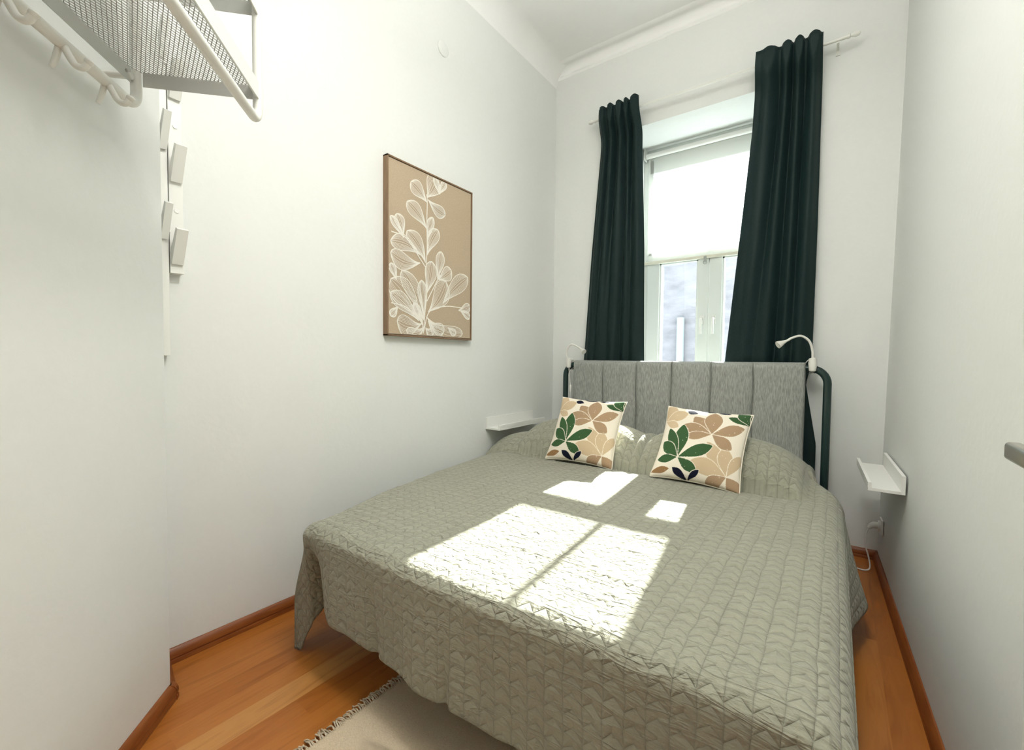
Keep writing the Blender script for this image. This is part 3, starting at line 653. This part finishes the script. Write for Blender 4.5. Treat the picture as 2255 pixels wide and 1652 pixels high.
for zs_ in (1.786, 2.004):
    b = MB(); T = lambda v: UN(v.x, v.y, v.z)
    n0, n1, hgt = .086, .343, .036
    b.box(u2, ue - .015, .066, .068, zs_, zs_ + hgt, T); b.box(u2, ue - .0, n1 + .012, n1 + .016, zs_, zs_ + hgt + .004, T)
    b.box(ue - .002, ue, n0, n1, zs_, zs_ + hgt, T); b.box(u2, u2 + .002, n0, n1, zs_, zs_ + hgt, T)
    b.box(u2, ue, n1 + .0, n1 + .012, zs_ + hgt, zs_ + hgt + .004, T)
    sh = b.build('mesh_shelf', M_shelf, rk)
    b = MB(); b.box(u2 - .006, ue + .010, n1 + .0165, n1 + .0185, zs_ - .002, zs_ + hgt + .006, T)
    b.build('front_edge', M_steel, sh)
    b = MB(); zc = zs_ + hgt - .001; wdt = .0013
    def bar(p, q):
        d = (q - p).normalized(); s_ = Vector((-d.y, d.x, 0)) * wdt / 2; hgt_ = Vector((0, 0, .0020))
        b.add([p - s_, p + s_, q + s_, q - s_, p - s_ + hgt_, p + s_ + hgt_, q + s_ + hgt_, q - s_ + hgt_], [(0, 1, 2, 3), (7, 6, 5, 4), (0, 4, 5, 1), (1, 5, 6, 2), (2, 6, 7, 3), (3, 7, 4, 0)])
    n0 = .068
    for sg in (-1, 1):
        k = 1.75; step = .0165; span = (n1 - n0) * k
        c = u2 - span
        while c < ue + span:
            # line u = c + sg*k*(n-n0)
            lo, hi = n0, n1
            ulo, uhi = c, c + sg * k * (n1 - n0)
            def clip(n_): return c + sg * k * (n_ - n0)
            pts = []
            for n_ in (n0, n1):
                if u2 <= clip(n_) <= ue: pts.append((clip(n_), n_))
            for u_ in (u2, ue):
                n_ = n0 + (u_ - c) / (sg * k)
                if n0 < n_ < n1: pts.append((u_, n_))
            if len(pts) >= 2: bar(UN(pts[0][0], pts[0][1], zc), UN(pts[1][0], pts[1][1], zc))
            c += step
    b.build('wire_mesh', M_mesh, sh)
for u in (-.345, -.475, -.605, -.735):
    b = MB()
    b.tube(catmull([UN(u, .074, 1.728), UN(u, .084, 1.708), UN(u, .094, 1.692), UN(u, .108, 1.688), UN(u, .116, 1.698)], 6), .0068, 10)
    b.tube([UN(u, .068, 1.735), UN(u, .060, 1.70), UN(u, .052, 1.682)], [.006, .006, .005], 10)
    b.tube([UN(u, .114, 1.694), UN(u, .117, 1.699), UN(u, .1195, 1.703), UN(u, .1205, 1.706)], [.005, .0082, .0082, .003], 12)
    smooth_angle(b.build('hook', M_steel, rk))
smooth_angle(MB().tube([UN(ue - .035, .068, 1.805), UN(ue - .035, .070, 1.805)], .004, 12).build('screw', M_metal, rk))

# ------------------------------------------------------------------ wooden peg rack on the left wall
pr = thing('peg_rack', 'white wooden wall rack with slanted pegs in the alcove corner', 'coat rack', (XL, .56, 1.7))
def slat(ya, yb_, za, zb):
    s_ = MB().box(XL, XL + .036, ya, yb_, za, zb).build('slat', M_white, pr, bevel=.001)
    return s_
M_cap = mat('screw_cap', (.86, .86, .83), .4)
for (ya, zs2) in ((.547, (1.42, 1.70, 1.98)), (.517, (1.50, 1.80, 2.1))):
    s_ = slat(ya, ya + (.040 if ya > .53 else .027), 1.385 if ya > .53 else 1.1, 2.25)
    for z in zs2:
        # slanted peg leaning out of the slat
        y_a, y_b = (ya + .002, ya + .036) if ya > .53 else (ya + .002, ya + .024)
        b = MB(); b.prism([(XL + .034, z - .0), (XL + .046, z - .006), (XL + .100, z + .105), (XL + .086, z + .112), (XL + .036, z + .045)], y_a, y_b, lambda v: Vector((v.x, v.z, v.y)))
        b.build('peg', M_white, s_, bevel=.001)
    for z in (1.600, 1.886) if ya > .53 else ():
        smooth_angle(MB().tube([(XL + .036, ya + .021, z), (XL + .039, ya + .021, z)], .0075, 16).build('screw_cap', M_cap, s_))
for z in (1.54, 2.10): MB().box(XL + .036, XL + .040, .523, .549, z - .018, z + .018).build('cross_rail', M_white, pr, bevel=.001)

# ------------------------------------------------------------------ door leaf with lever (only the lever tip reaches into view)
dr = thing('door_1', 'white door leaf standing open against the right wall', 'door', (.26, .5, 0)); dr['kind'] = 'structure'
MB().box(.245, .285, .12, .985, .01, 2.05).build('door_leaf', M_white, dr, bevel=.002)
lv = MB(); lv.tube([(.247, .76, .985), (.205, .76, .985)], .010, 14)
hd = smooth_angle(lv.build('door_handle', M_metal, dr))
b = MB(); b.box(.186, .204, .745, .870, .972, .996); lever = b.build('lever', M_metal, hd, bevel=.0055, seg=4); smooth_angle(lever, 50)
smooth_angle(MB().tube([(.246, .76, .985), (.238, .76, .985)], .026, 28).build('rosette', M_metal, hd))

# ------------------------------------------------------------------ rug
rg = thing('rug', 'beige woven rug with a fringed edge lying partly under the bed', 'rug', (-.6, .6, 0))
b = MB(); nx, ny = 90, 110; X0, X1, Ya, Yb2 = -1.155, -.06, .09, 1.35
def rz(x, y): return .006 + .0035 * max(0, sin(9 * x + 2.2 * y + 1)) ** 3 + .002 * sin(17 * y + 3 * x) ** 2 + .010 * math.exp(-((y - .74 - .14 * (x + 1)) / .016) ** 2) * smoothstep(-1.08, -.95, x)
vs = [(X0 + (X1 - X0) * i / nx + (.004 * sin(j * .4) if i == 0 else 0), Ya + (Yb2 - Ya) * j / ny, rz(X0 + (X1 - X0) * i / nx, Ya + (Yb2 - Ya) * j / ny)) for j in range(ny + 1) for i in range(nx + 1)]
b.add(vs, [(j * (nx + 1) + i, j * (nx + 1) + i + 1, (j + 1) * (nx + 1) + i + 1, (j + 1) * (nx + 1) + i) for j in range(ny) for i in range(nx)])
o = b.build('rug_cloth', M_rug, rg, smooth=True); md = o.modifiers.new('thickness', 'SOLIDIFY'); md.thickness = .005; md.offset = -1
rf = random.Random(3); b = MB(); y = Ya
while y < Yb2:
    x = X0 + rf.uniform(-.004, .006); l = rf.uniform(.022, .036); yy = rf.uniform(-.010, .010)
    pts = [(x + .008, y, .008), (x - l * .3, y + yy * .3, .009 + rf.uniform(0, .008)), (x - l * .7, y + yy, .006 + rf.uniform(0, .008)), (x - l, y + yy * 1.6, .004 + rf.uniform(0, .004))]
    b.tube(catmull(pts, 3), [.0022] * 9 + [.0030], 5); y += rf.uniform(.0035, .0065)
f = b.build('fringe', M_fringe, rg, smooth=True); f['kind'] = 'stuff'

# ------------------------------------------------------------------ added fill lamp above the bed, out of view
cl = thing('added_fill_lamp', 'added fill lamp shaped as a white pendant over the foot of the bed, out of view', 'lamp', (-.18, .75, ZC))
smooth_angle(MB().tube([(-.18, .75, ZC), (-.18, .75, ZC - .02), (-.18, .75, ZC - .03), (-.18, .75, 3.06)], [.05, .05, .006, .006], 20).build('stem', M_white, cl))
smooth_angle(MB().tube([(-.18, .75, 3.10), (-.18, .75, 3.06), (-.18, .75, 3.04)], [.02, .03, .03], 24).build('fill_lamp_holder', M_white, cl))
